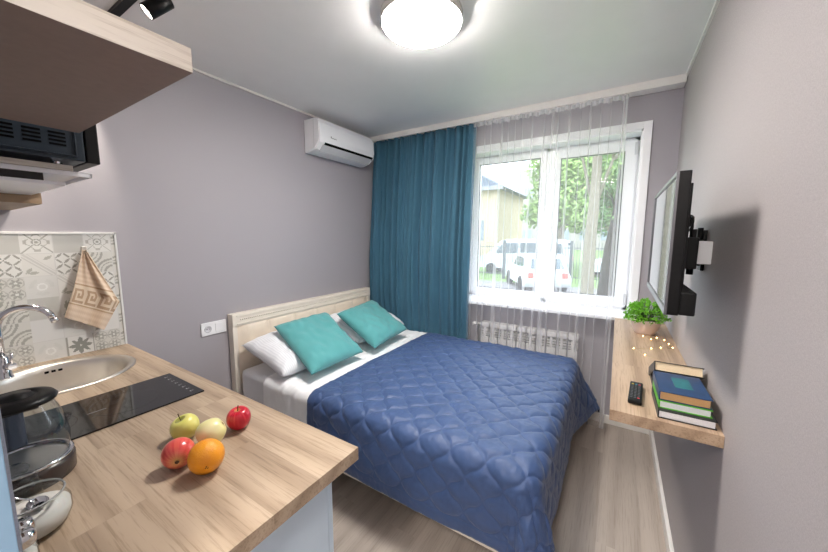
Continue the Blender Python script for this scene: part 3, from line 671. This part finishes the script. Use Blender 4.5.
def pillow(name, label, cat, corners, T, mat, seed, pinch=.07, n=44, rim=True, group=None):
    A, B_, C_, D_ = [Vector(c) for c in corners]      # bottom-left, bottom-right, top-right, top-left
    nrm = (B_-A).cross(D_-A).normalized()
    if nrm.z < 0: nrm = -nrm
    b = MB()
    def surf(sgn):
        def fn(u, v):
            U, V = 2*u-1, 2*v-1
            px = U*(1-pinch*(1-V*V)**1.0*abs(U)**2); py = V*(1-pinch*(1-U*U)*abs(V)**2)
            uu, vv = (px+1)/2, (py+1)/2
            base = A*(1-uu)*(1-vv)+B_*uu*(1-vv)+C_*uu*vv+D_*(1-uu)*vv
            h_ = ((1-U**4)*(1-V**4))**.55
            wr = .018*nz(U*1.8+seed, V*1.8, sgn)*h_+.009*nz(U*5, V*4+seed, sgn)*min(1, h_*2)
            return base+nrm*(sgn*T/2*h_+wr*(1 if sgn > 0 else .5))
        return fn
    b.grid(n, n, surf(1)); b.grid(n, n, surf(-1))
    bmesh.ops.remove_doubles(b.bm, verts=b.bm.verts, dist=.0008)
    ctr = (A+B_+C_+D_)/4
    o = obj(name, b, mat, loc=ctr); return tag(o, label, cat, group)
pillow('pillow', 'white striped pillow behind the left turquoise cushion', 'pillow', [(-1.76, 1.25, .61), (-1.80, 1.93, .61), (-2.24, 1.95, .76), (-2.24, 1.262, .725)], .17, 'stripe', 1, .05)
pillow('pillow', 'white striped pillow behind the right turquoise cushion', 'pillow', [(-1.80, 2.02, .61), (-1.80, 2.71, .61), (-2.23, 2.72, .76), (-2.23, 2.02, .76)], .17, 'stripe', 5, .05)
pillow('cushion', 'turquoise square cushion leaning near the wall socket side', 'cushion', [(-1.598, 1.338, .625), (-1.596, 1.84, .625), (-2.118, 1.948, .845), (-2.103, 1.433, .845)], .13, 'teal', 2, .05)
pillow('cushion', 'turquoise square cushion leaning nearest the blue curtain', 'cushion', [(-1.57, 1.945, .625), (-1.60, 2.457, .65), (-2.09, 2.54, .86), (-2.014, 1.975, .84)], .13, 'teal', 9, .05)

# wall double socket
ws = thing('wall_socket', 'white double socket and switch plate beside the headboard', 'socket', (XL, 1.14, .87))
obj('socket_plate', MB().box(XL, XL+.010, 1.056, 1.22, .824, .913, .003), 'acw', ws)
obj('switch_rocker', MB().box(XL+.010, XL+.014, 1.146, 1.208, .838, .899, .002), 'acw', ws)
obj('socket_insert', MB().lathe([(.024, .0), (.024, .002), (.020, .0025), (.019, .0012), (.001, .0012)], (XL+.010, 1.098, .868), 28, axis=(1, 0, 0)), P('socket_recess', (205, 205, 210), .5), ws)
obj('pin_hole', MB().lathe([(.001, .003), (.003, .003)], (XL+.0105, 1.09, .868), 10, axis=(1, 0, 0)).lathe([(.001, .003), (.003, .003)], (XL+.0105, 1.106, .868), 10, axis=(1, 0, 0)), 'blackm', ws)

# ------------------------------------------------------------------ kitchen worktop, base cabinets
CX1, CY1 = -.606, .667
SC, SRX, SRY = (-2.035, .335), .235, .262
b = MB(); bm = b.bm
outer = [bm.verts.new(p) for p in ((XL, KY, ZK), (CX1, KY, ZK), (CX1, CY1, ZK), (XL, CY1, ZK))]
inner = [bm.verts.new((SC[0]+(SRX-.012)*cos(2*pi*k/64), SC[1]+(SRY-.012)*sin(2*pi*k/64), ZK)) for k in range(64)]
es = [bm.edges.new((outer[i], outer[(i+1) % 4])) for i in range(4)]+[bm.edges.new((inner[i], inner[(i+1) % 64])) for i in range(64)]
bmesh.ops.triangle_fill(bm, edges=es, use_beauty=True)
fs = list(bm.faces); r = bmesh.ops.extrude_face_region(bm, geom=fs)
bmesh.ops.translate(bm, verts=[v for v in r['geom'] if isinstance(v, bmesh.types.BMVert)], vec=(0, 0, -.038))
tag(obj('worktop', b, 'oakx'), 'light oak kitchen worktop holding the sink and hob', 'worktop')
bc = thing('base_cabinet', 'pale blue kitchen base cabinet under the oak worktop', 'cabinet', (-1.0, .3, 0))
obj('cabinet_carcass', MB().box(-1.24, -.66, KY, .575, .10, ZK-.039).box(-1.24, -.70, KY, .53, 0, .10), 'blue_cab', bc)
obj('side_panel', MB().box(-.66, -.643, KY, .578, 0, ZK-.0385, .001), 'blue_cab', bc)
dr = obj('cabinet_door', MB().box(-1.238, -.645, .580, .598, .10, ZK-.043, .0015), 'blue_cab', bc)
obj('door_handle', MB().tube([(-1.02, .62, .80), (-.86, .62, .80)], .005, 8).tube([(-1.02, .598, .80), (-1.02, .62, .80)], .004, 6).tube([(-.86, .598, .80), (-.86, .62, .80)], .004, 6), 'steel', dr)

# sink
sk = thing('kitchen_sink', 'oval stainless steel sink set into the worktop by the tiles', 'sink', (SC[0], SC[1], ZK-.15))
prof = [(1.0, .001), (1.0, .004), (.985, .007), (.95, .007), (.90, .003), (.875, -.004), (.86, -.03), (.84, -.10), (.80, -.14), (.70, -.158), (.4, -.163), (.12, -.166)]
b = MB(); prev = None
for k_, z in prof:
    ring = b.ring([(SC[0]+SRX*k_*cos(2*pi*i/72), SC[1]+SRY*k_*sin(2*pi*i/72), ZK+z) for i in range(72)])
    if prev: b.bridge(prev, ring)
    prev = ring
b.cap(prev)
obj('sink_bowl', b, 'steel', sk, solid=0)
obj('sink_drain', MB().lathe([(.001, .0), (.03, 0), (.038, .002), (.04, 0)], (SC[0], SC[1], ZK-.1655), 28), 'chrome', sk)
b = MB()
for dy in (-.022, 0, .022):
    yy = SC[1]+.02+dy; q = sqrt(max(0, 1-((yy-SC[1])/(SRY*.862))**2))*SRX*.862
    b.box(SC[0]-q-.001, SC[0]-q+.0035, yy-.007, yy+.007, ZK-.032, ZK-.022, .001)
obj('overflow_slot', b, 'slot', sk)
# faucet
fc = thing('faucet', 'chrome gooseneck kitchen tap at the back of the sink', 'tap', (-2.2, .15, ZK+.006))
fx, fy = -2.185, .205
obj('tap_body', MB().lathe([(.001, 0), (.028, 0), (.029, .006), (.024, .010), (.023, .085), (.020, .095), (.016, .10), (.001, .10)], (fx, fy, ZK+.006), 28), 'chrome', fc)
pts = [(fx, fy, ZK+.10), (fx, fy, ZK+.20)]
R = .078
for k in range(15): a = pi-k*pi*.92/14; pts.append((fx+.05*(1+cos(a))*1.0*.5, fy+R*(1+cos(a)), ZK+.225+R*sin(a)))
obj('spout', MB().tube(pts, .0135, 14).tube([pts[-1], Vector(pts[-1])+(Vector(pts[-1])-Vector(pts[-2])).normalized()*.02], .0145, 14), 'chrome', fc)
obj('tap_lever', MB().tube([(fx+.02, fy+.01, ZK+.06), (fx+.045, fy+.022, ZK+.062)], .015, 14).tube([(fx+.04, fy+.02, ZK+.07), (fx+.043, fy+.024, ZK+.12)], [.005, .004], 8), 'chrome', fc)

# hob
hobt = thing('induction_hob', 'black glass two-zone hob set into the worktop', 'hob', (-1.5, .35, ZK))
obj('hob_glass', MB().box(-1.655, -1.352, .092, .604, ZK+.0005, ZK+.006, .0015), 'hob', hobt)
for cy, rr in ((.20, .075), (.405, .095)):
    obj('cooking_zone', MB().lathe([(rr, .0062), (rr+.0012, .0064), (rr+.0024, .0062)], (-1.503, cy, ZK), 48), 'hobring', hobt)
b = MB()
for i in range(8):
    x = -1.62+i*.032; b.box(x, x+.010, .570, .574, ZK+.006, ZK+.0064); b.box(x+.003, x+.006, .576, .582, ZK+.006, ZK+.0064)
b.box(-1.50, -1.497, .30, .35, ZK+.006, ZK+.0064)
obj('touch_controls', b, 'hobmark', hobt)

# tile splashback
TY0, TY1, TZ0, TZ1 = KY, .660, ZK, 1.506
LIGHT, MID, DARK, BASE = (206, 204, 198), (184, 182, 174), (134, 134, 124), (214, 213, 208)
def lerp(a, b_, t): return tuple(a[i]+(b_[i]-a[i])*t for i in range(3))
def lens_(px, py, ang, L, W_):
    c, s = cos(ang), sin(ang); x = px*c+py*s; y = -px*s+py*c
    return abs(x) < L and abs(y) < W_*(1-(x/L)**2)
def pattern(kind, u, v):
    if kind == 'petal': u, v = (u*2+.5) % 1, (v*2) % 1
    x, y = u-.5, v-.5
    if kind == 'plain': return (176, 175, 168)
    if kind == 'pale': return (208, 207, 204)
    if kind == 'petal':
        for cx in (-.5, 0, .5):
            for cy in (-.5, 0, .5):
                if (cx == 0) != (cy == 0): continue
        for ax, ay, an in ((.25, .25, pi/4), (-.25, .25, -pi/4), (.25, -.25, -pi/4), (-.25, -.25, pi/4)):
            if lens_(x-ax, y-ay, an, .33, .085): return (118, 118, 108)
        return BASE
    if kind == 'ornate':
        if min(abs(x-y), abs(x+y)) < .028 and hypot(x, y) > .16: return DARK
        r = hypot(x, y); th = atan2(y, x)
        if abs(r-.13) < .022 or (r < .06): return DARK
        if abs(r-.30-.05*cos(4*th)) < .018 and abs(cos(2*th)) > .35: return (150, 148, 138)
        if abs(abs(x)-.36) < .05 and abs(y) < .09: return (160, 158, 150)
        if abs(abs(y)-.36) < .05 and abs(x) < .09: return (160, 158, 150)
        return BASE
    if kind == 'flower':
        X, Y = (u*2) % 1-.5, (v*2) % 1-.5; r = hypot(X, Y); th = atan2(Y, X)
        if r < .10: return BASE
        if r < .30+.10*cos(6*th): return DARK
        if abs(r-.47) < .04: return (160, 158, 150)
        return (196, 194, 186)
    if kind == 'swirl':
        r1, r2 = hypot(u, v-1), hypot(u-1, v)
        for r in (r1, r2):
            if abs(r-.3) < .05 or abs(r-.62) < .045 or abs(r-.47) < .02: return DARK
        return (200, 198, 190)
    if kind == 'diag':
        d = (x+y)
        if abs(d) < .05 or abs(abs(d)-.14) < .02: return (184, 182, 176)
        for ax, ay, an in ((.28, .30, .6), (-.32, -.25, .9), (-.20, -.36, .1)):
            if lens_(x-ax, y-ay, an, .17, .06): return (150, 150, 138)
        return (210, 208, 202)
    if kind == 'dots':
        r = hypot(x, y); th = atan2(y, x)
        if abs(r-.32) < .07 and sin(3*th) > -.3: return (196, 196, 190)
        if abs(r-.14) < .03: return (224, 224, 220)
        return (204, 203, 198)
    if kind == 'leaf':
        for k in range(3):
            if lens_(x+.28-.05*k, y+.30-.22*k, .5+.5*k, .2, .07): return (134, 134, 122)
        if lens_(x+.32, y, pi/2, .3, .06): return (140, 140, 128)
        return (212, 210, 205)
    if kind == 'star':
        r = hypot(x, y); th = atan2(y, x)
        for k in range(8):
            if lens_(x-.23*cos(k*pi/4), y-.23*sin(k*pi/4), k*pi/4, .2, .07 if k % 2 else .09): return (96, 98, 90)
        if abs(abs(x)-.47) < .03: return (120, 120, 110)
        return BASE
LAY = [['petal', 'swirl', 'plain', 'ornate', 'plain', 'ornate'],
       ['pale', 'flower', 'petal', 'diag', 'petal', 'swirl'],
       ['star', 'plain', 'flower', 'dots', 'diag', 'petal'],
       ['dots', 'leaf', 'swirl', 'plain', 'leaf', 'pale'],
       ['flower', 'pale', 'swirl', 'pale', 'dots', 'leaf'],
       ['swirl', 'star', 'flower', 'dots', 'star', 'flower'],
       ['plain', 'petal', 'plain', 'swirl', 'pale', 'plain']]
def coloured_grid(name, nu, nv, fn, colfn, mat, parent=None, smooth=False, solid=0):
    b = MB(); b.grid(nu, nv, fn, smooth); bm = b.bm
    lay = bm.loops.layers.float_color.new('Col')
    bm.faces.ensure_lookup_table()
    k = 0
    for i in range(nu):
        for j in range(nv):
            c = lin(colfn((i+.5)/nu, (j+.5)/nv))
            for l in bm.faces[k].loops: l[lay] = c
            k += 1
    return obj(name, b, mat, parent, recalc=False, solid=solid)
tile = .107
def tcol(u, v): return lerp(tcol0(u, v), (250, 250, 250), .30)
def tcol0(u, v):
    y = TY0+u*(TY1-TY0); z = TZ0+v*(TZ1-TZ0)
    cf = (y-(.640-6*tile))/tile; rf = (1.415-z)/tile+1
    c, r = int(math.floor(cf)), int(math.floor(rf)); fu, fv = cf-c, 1-(rf-r)
    if min(fu, 1-fu, fv, 1-fv) < .012: return (196, 194, 190)
    if c > 5: return pattern('swirl', fu, fv)
    return pattern(LAY[max(0, min(6, r))][max(0, min(5, c))], fu, fv)
sp = thing('splashback', 'patchwork-patterned grey tile splashback beside the sink', 'splashback', (XL, .35, ZK))
coloured_grid('tile_panel', 170, 172, lambda u, v: (XL+.006, TY0+u*(TY1-TY0), TZ0+v*(TZ1-TZ0)), tcol, 'tile', sp)
obj('panel_backing', MB().box(XL, XL+.0055, TY0, TY1, TZ0, TZ1), 'grout', sp)
obj('edge_trim', MB().box(XL, XL+.012, TY1-.004, TY1+.006, TZ0, TZ1+.012, .002).box(XL, XL+.012, TY0, TY1+.006, TZ1, TZ1+.012, .002), 'grout', sp)
# towel hung by one corner
TW = [(.424, 1.099), (.566, 1.000), (.643, 1.140), (.528, 1.425)]   # (y,z): lower left, lower right, right, apex
def towel_pt(u, v):
    # v 0 at lower edge, 1 at apex ; u left to right
    L = lerp((0, TW[0][0], TW[0][1]), (0, TW[3][0]-.004, TW[3][1]), v**.95)
    Rr0, Rr1, Rr2 = (0, TW[1][0], TW[1][1]), (0, TW[2][0], TW[2][1]), (0, TW[3][0]+.004, TW[3][1])
    k = .36
    Rr = lerp(Rr0, Rr1, v/k) if v < k else lerp(Rr1, Rr2, (v-k)/(1-k))
    p = lerp(L, Rr, u); wdt = hypot(Rr[1]-L[1], Rr[2]-L[2])
    fold = .016*sin(u*pi*2.6+.5+1.5*v)*(wdt/.2)+.008*sin(u*pi*5.5+v*3)
    return Vector((XL+.034+fold*.8+.010*(1-v), p[1], p[2]))
def key(u, v):
    # meander drawn in a 0..1 cell band (v across the band)
    c = (u*3.5) % 1; G = ["1111111", "1000001", "1011101", "1010101", "1010001", "1011111", "1000000"]
    i = min(6, int(c*7)); j = min(6, int(v*7)); return G[6-j][i] == '1'
def towcol(u, v):
    base = (208, 182, 154)
    b0, b1 = .19, .50
    if b0 < v < b1:
        t_ = (v-b0)/(b1-b0)
        if t_ < .07 or t_ > .93: return (188, 158, 128)
        if t_ < .12 or t_ > .88: return (226, 206, 182)
        return (222, 202, 178) if key(u, (t_-.12)/.76) else (182, 152, 124)
    rib = .5+.5*sin(v*90); rib2 = .5+.5*sin(u*150)
    return lerp((214, 188, 162), (230, 208, 186), .65*rib+.35*rib2)
tw = thing('towel', 'beige towel with a Greek key band hanging on the tiles', 'towel', (XL+.03, .53, 1.2))
coloured_grid('towel_cloth', 84, 120, towel_pt, towcol, 'towel', tw, True, .004)
obj('towel_hook', MB().box(XL+.006, XL+.012, .522, .544, 1.415, 1.445, .002).tube([(XL+.010, .533, 1.425), (XL+.045, .533, 1.42), (XL+.047, .533, 1.432)], .003, 8), 'steel', thing('wall_hook', 'small metal hook at the tip of the beige towel', 'hook', (XL, .533, 1.42)))

# ------------------------------------------------------------------ fruit
def fruit(name, label, cat, c, r, colf, seed, kind='apple', tilt=(0, 0, 0), h=1.0):
    t = thing(name, label, cat, c, None); t.rotation_euler = tilt if isinstance(tilt, tuple) else Vector(tilt).to_track_quat('Z', 'Y').to_euler()
    b = MB(); nu, nv = 40, 28
    def fn(u, v):
        th = 2*pi*u; ph = pi*v
        rr = r*(1+.02*nz(cos(th)*1.3+seed, sin(th)*1.3, v*2))
        if kind == 'apple':
            k = rr*(1+.06*sin(5*th)*max(0, (v-.6))*1.2)
            z = h*r*cos(ph); rad = k*sin(ph)**.92
            if v < .25: z -= r*.26*(1-v/.25)**1.6
            if v > .82: z += r*.16*((v-.82)/.18)**1.3
            rad *= 1.0-.10*v
            return (rad*cos(th), rad*sin(th), z)
        return (rr*sin(ph)*cos(th), rr*sin(ph)*sin(th), h*rr*cos(ph))
    b.grid(nu, nv, fn, True)
    bm = b.bm; lay = bm.loops.layers.float_color.new('Col'); bm.faces.ensure_lookup_table(); k = 0
    for i in range(nu):
        for j in range(nv):
            c_ = lin(colf((i+.5)/nu, (j+.5)/nv))
            for l in bm.faces[k].loops: l[lay] = c_
            k += 1
    bmesh.ops.remove_doubles(bm, verts=bm.verts, dist=1e-5)
    mt_ = 'fruit_skin' if kind == 'apple' else 'peel'
    obj('skin', b, mt_, t, local=True)
    if kind == 'apple':
        obj('stalk', MB().tube([(0, 0, r*.6), (.001, .001, r*.9), (.005, .002, r*1.28)], [.0014, .0012, .0018], 6), 'stalk', t, local=True)
        obj('calyx', MB().lathe([(.001, -r*.86), (.005, -r*.88), (.001, -r*.90)], (0, 0, 0), 8), 'stalk', t, local=True)
    else:
        obj('navel', MB().lathe([(.0045, -r*.985*h), (.003, -r*1.0*h), (.001, -r*.995*h)], (0, 0, 0), 10), 'stalk', t, local=True)
    return t
M['fruit_skin'] = attr_mat('fruit_skin', .28, 0, Coat_Weight=.25); M['peel'] = attr_mat('orange_peel', .38, .7, 420, Coat_Weight=.15)
M['stalk'] = P('stalk_brown', (84, 60, 40), .8)
def cred(u, v):
    n = nz(cos(u*2*pi)*6, sin(u*2*pi)*6, v*1.2); return lerp((190, 20, 48), (216, 70, 72), max(0, n*1.6)) if v > .08 else (196, 120, 70)
def cstripe(u, v):
    n = .5+.8*nz(cos(u*2*pi)*7, sin(u*2*pi)*7, v*.8); c = lerp((206, 62, 64), (226, 118, 92), min(1, max(0, n*.8)))
    return lerp(c, (236, 196, 120), max(0, (v-.72)/.28)**1.2)
def cgreen(u, v): return lerp((206, 206, 96), (224, 216, 130), .5+.5*nz(u*3, v*3)) if v > .1 else (150, 150, 60)
def cpale(u, v): return lerp((230, 226, 150), (238, 230, 178), min(1, max(0, .5+.8*nz(u*3, v*2, 4))))
def cor(u, v): return lerp((236, 146, 14), (246, 166, 28), .5+.5*nz(u*4, v*4, 2))
fruit('apple', 'deep red apple standing apart from the other fruit', 'apple', (-.993, .537, ZK+.0345), .037, cred, 1, tilt=(.15, .1, 0), h=.98)
fruit('apple', 'green-yellow apple touching the pale yellow apple', 'apple', (-1.079, .421, ZK+.036), .040, cgreen, 2, tilt=(.35, -.1, 0), h=.92)
fruit('apple', 'pale yellow apple between the orange and the red apple', 'apple', (-.978, .446, ZK+.0395), .0405, cpale, 3, tilt=(2.2, .6, 0), h=.98)
fruit('apple', 'red and yellow striped apple left of the orange', 'apple', (-.957, .353, ZK+.0375), .040, cstripe, 4, tilt=[-.80, .42, .10], h=.92)
fruit('orange', 'ripe orange in front of the apples', 'orange', (-.874, .383, ZK+.042), .042, cor, 5, 'orange', tilt=[-.75, .35, .12], h=1.0)

# ------------------------------------------------------------------ kettle, jars, shakers
kc = (-1.225, .125, ZK)
kt = thing('electric_kettle', 'glass kettle with black lid standing on the worktop', 'kettle', kc)
dark = P('kettle_dark_base', (58, 50, 48), .25); hand = P('kettle_blue_grey', (70, 84, 104), .35)
obj('kettle_base', MB().lathe([(.001, 0), (.086, 0), (.089, .004), (.090, .040), (.086, .048), (.080, .05)], kc, 48), dark, kt)
obj('base_ring', MB().lathe([(.080, .048), (.087, .050), (.088, .054), (.084, .058), (.078, .056), (.076, .050)], kc, 48), 'chrome', kt)
obj('heating_plate', MB().lathe([(.001, .050), (.078, .050)], kc, 48), 'steel', kt)
obj('glass_body', MB().lathe([(.078, .056), (.083, .075), (.085, .10), (.080, .14), (.070, .175), (.060, .20)], kc, 48), 'smoke', kt)
obj('kettle_lid', MB().lathe([(.056, .196), (.070, .202), (.072, .208), (.066, .216), (.040, .222), (.038, .219), (.030, .219), (.028, .226), (.001, .228)], kc, 48), 'black', kt)
obj('inner_ring', MB().tube([(kc[0]+.034*cos(a), kc[1]+.034*sin(a), ZK+.178+.012*cos(a)) for a in [2*pi*i/28 for i in range(29)]], .0025, 6, False), 'black', kt)
obj('kettle_handle', MB().box(kc[0]-.115, kc[0]-.078, kc[1]-.015, kc[1]+.02, ZK+.02, ZK+.20, .008).box(kc[0]-.09, kc[0]-.05, kc[1]-.012, kc[1]+.016, ZK+.185, ZK+.205, .006), hand, kt)
jc = (-.992, .098, ZK)
jt = thing('sugar_jar', 'round glass jar of white sugar by the kettle', 'jar', jc)
obj('jar_glass', MB().lathe([(.001, .001), (.040, .001), (.055, .010), (.062, .030), (.061, .052), (.053, .068), (.050, .074), (.054, .078)], jc, 40), 'jarglass', jt)
obj('jar_rim', MB().tube([(jc[0]+.053*cos(a), jc[1]+.053*sin(a), ZK+.078) for a in [2*pi*i/32 for i in range(33)]], .0022, 6, False), 'rimglass', jt)
obj('sugar', MB().lathe([(.001, .004), (.038, .004), (.053, .012), (.0595, .030), (.059, .046), (.03, .052), (.001, .050)], jc, 36), 'sugar', jt)
obj('spoon', MB().lathe([(.001, -.004), (.010, -.0035), (.015, .0), (.016, .002)], (jc[0]+.006, jc[1]+.012, jc[2]+.060), 20, 1.5, 1).tube([(jc[0]-.01, jc[1]+.01, ZK+.061), (jc[0]-.035, jc[1]-.02, ZK+.078), (jc[0]-.06, jc[1]-.045, ZK+.10)], .002, 6), 'chrome', jt)
jl = (-1.115, .098, ZK)
j2 = thing('glass_jar', 'small clear glass jar with a knob lid behind the sugar jar', 'jar', jl)
obj('jar_glass', MB().lathe([(.001, .001), (.032, .001), (.038, .008), (.038, .05), (.030, .060)], jl, 32), 'jarglass', j2)
obj('jar_lid', MB().lathe([(.033, .058), (.034, .064), (.020, .070), (.012, .074), (.020, .080), (.024, .088), (.018, .095), (.001, .097)], jl, 32), 'jarglass', j2)
for k, (x, y, lb) in enumerate(((-.93, .080, 'glass salt shaker with chrome cap nearest the sugar jar'), (-.893, .076, 'glass shaker with chrome cap nearest the front corner'))):
    t = thing('shaker', lb, 'shaker', (x, y, ZK))
    obj('shaker_glass', MB().lathe([(.001, .001), (.017, .001), (.019, .006), (.016, .046), (.013, .05)], (x, y, ZK), 8), 'jarglass', t)
    obj('shaker_salt', MB().lathe([(.001, .003), (.0155, .003), (.0165, .008), (.0150, .03), (.001, .03)], (x, y, ZK), 8), 'sugar', t)
    obj('shaker_cap', MB().lathe([(.016, .046), (.018, .05), (.018, .062), (.014, .070), (.001, .072)], (x, y, ZK), 24), 'chrome', t)
# pale blue tall cabinet on the left edge of the view
tc_ = thing('tall_cabinet', 'pale blue tall cabinet end at the left edge of the worktop', 'cabinet', (-.6, -.3, 0))
obj('cabinet_side', MB().box(-.600, -.580, -.62, .028, 0, 2.1, .001), 'blue_cab', tc_)
obj('edge_band', MB().box(-.6025, -.5795, .028, .0455, 0, 2.1, .001), P('blue_edge_band', (150, 186, 214), .35), tc_)

# ------------------------------------------------------------------ upper shelves, microwave, hood
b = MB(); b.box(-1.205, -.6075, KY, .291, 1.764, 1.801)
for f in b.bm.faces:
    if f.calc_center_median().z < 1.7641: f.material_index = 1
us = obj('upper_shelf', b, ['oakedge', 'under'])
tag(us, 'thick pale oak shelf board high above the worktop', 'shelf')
mw = thing('microwave', 'black microwave with side vents under the high shelf', 'microwave', (-1.5, .2, 1.70))
mx0, mx1, my0, my1, mz0, mz1 = -1.76, -1.30, KY+.01, .322, 1.708, 1.96
obj('microwave_body', MB().box(mx0, mx1, my0, my1, mz0, mz1, .004), 'micro', mw)
obj('microwave_door', MB().box(mx0, mx1+.002, my1+.002, .352, mz0-.002, mz1, .003), 'black', mw)
b = MB()
for g in range(5):
    for r in range(4):
        y1 = .285-g*.046; b.box(mx1, mx1+.0012, y1-.032, y1, 1.742+r*.010, 1.747+r*.010)
obj('vent_slots', b, 'slot', mw)
b = MB(); b.box(mx1, mx1+.003, my0, .305, 1.718, 1.722, .001).box(mx1, mx1+.003, .301, .305, 1.72, 1.80, .001)
obj('pressed_rib', b, 'micro', mw)
obj('foot', MB().lathe([(.012, 0), (.012, .01)], (-1.34, .27, 1.698), 12), 'chrome', mw)
b = MB(); b.box(-1.76, -1.33, KY, .30, 1.682, 1.697, .001)
tag(obj('microwave_shelf', b, 'oakedge'), 'thin oak shelf board directly beneath the microwave', 'shelf')
hd = thing('range_hood', 'slim white range hood below the microwave shelf', 'range hood', (-1.55, .2, 1.66))
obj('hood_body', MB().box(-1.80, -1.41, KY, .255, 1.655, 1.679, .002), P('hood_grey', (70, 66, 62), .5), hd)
obj('hood_visor', MB().box(-1.80, -1.333, KY, .339, 1.6795, 1.6815).box(-1.337, -1.333, KY, .339, 1.669, 1.6815, .001).box(-1.80, -1.333, .334, .339, 1.669, 1.6815, .001), 'acw', hd)
obj('lower_lip', MB().box(-1.80, -1.362, KY, .288, 1.643, 1.652, .001), 'acw', hd)
tag(obj('corner_shelf', MB().box(XL, -1.785, KY, .311, 1.614, 1.652), P('amber_oak', (160, 134, 106), .5, var=.1, nscale=20)), 'short oak shelf board in the corner above the tiles', 'shelf')
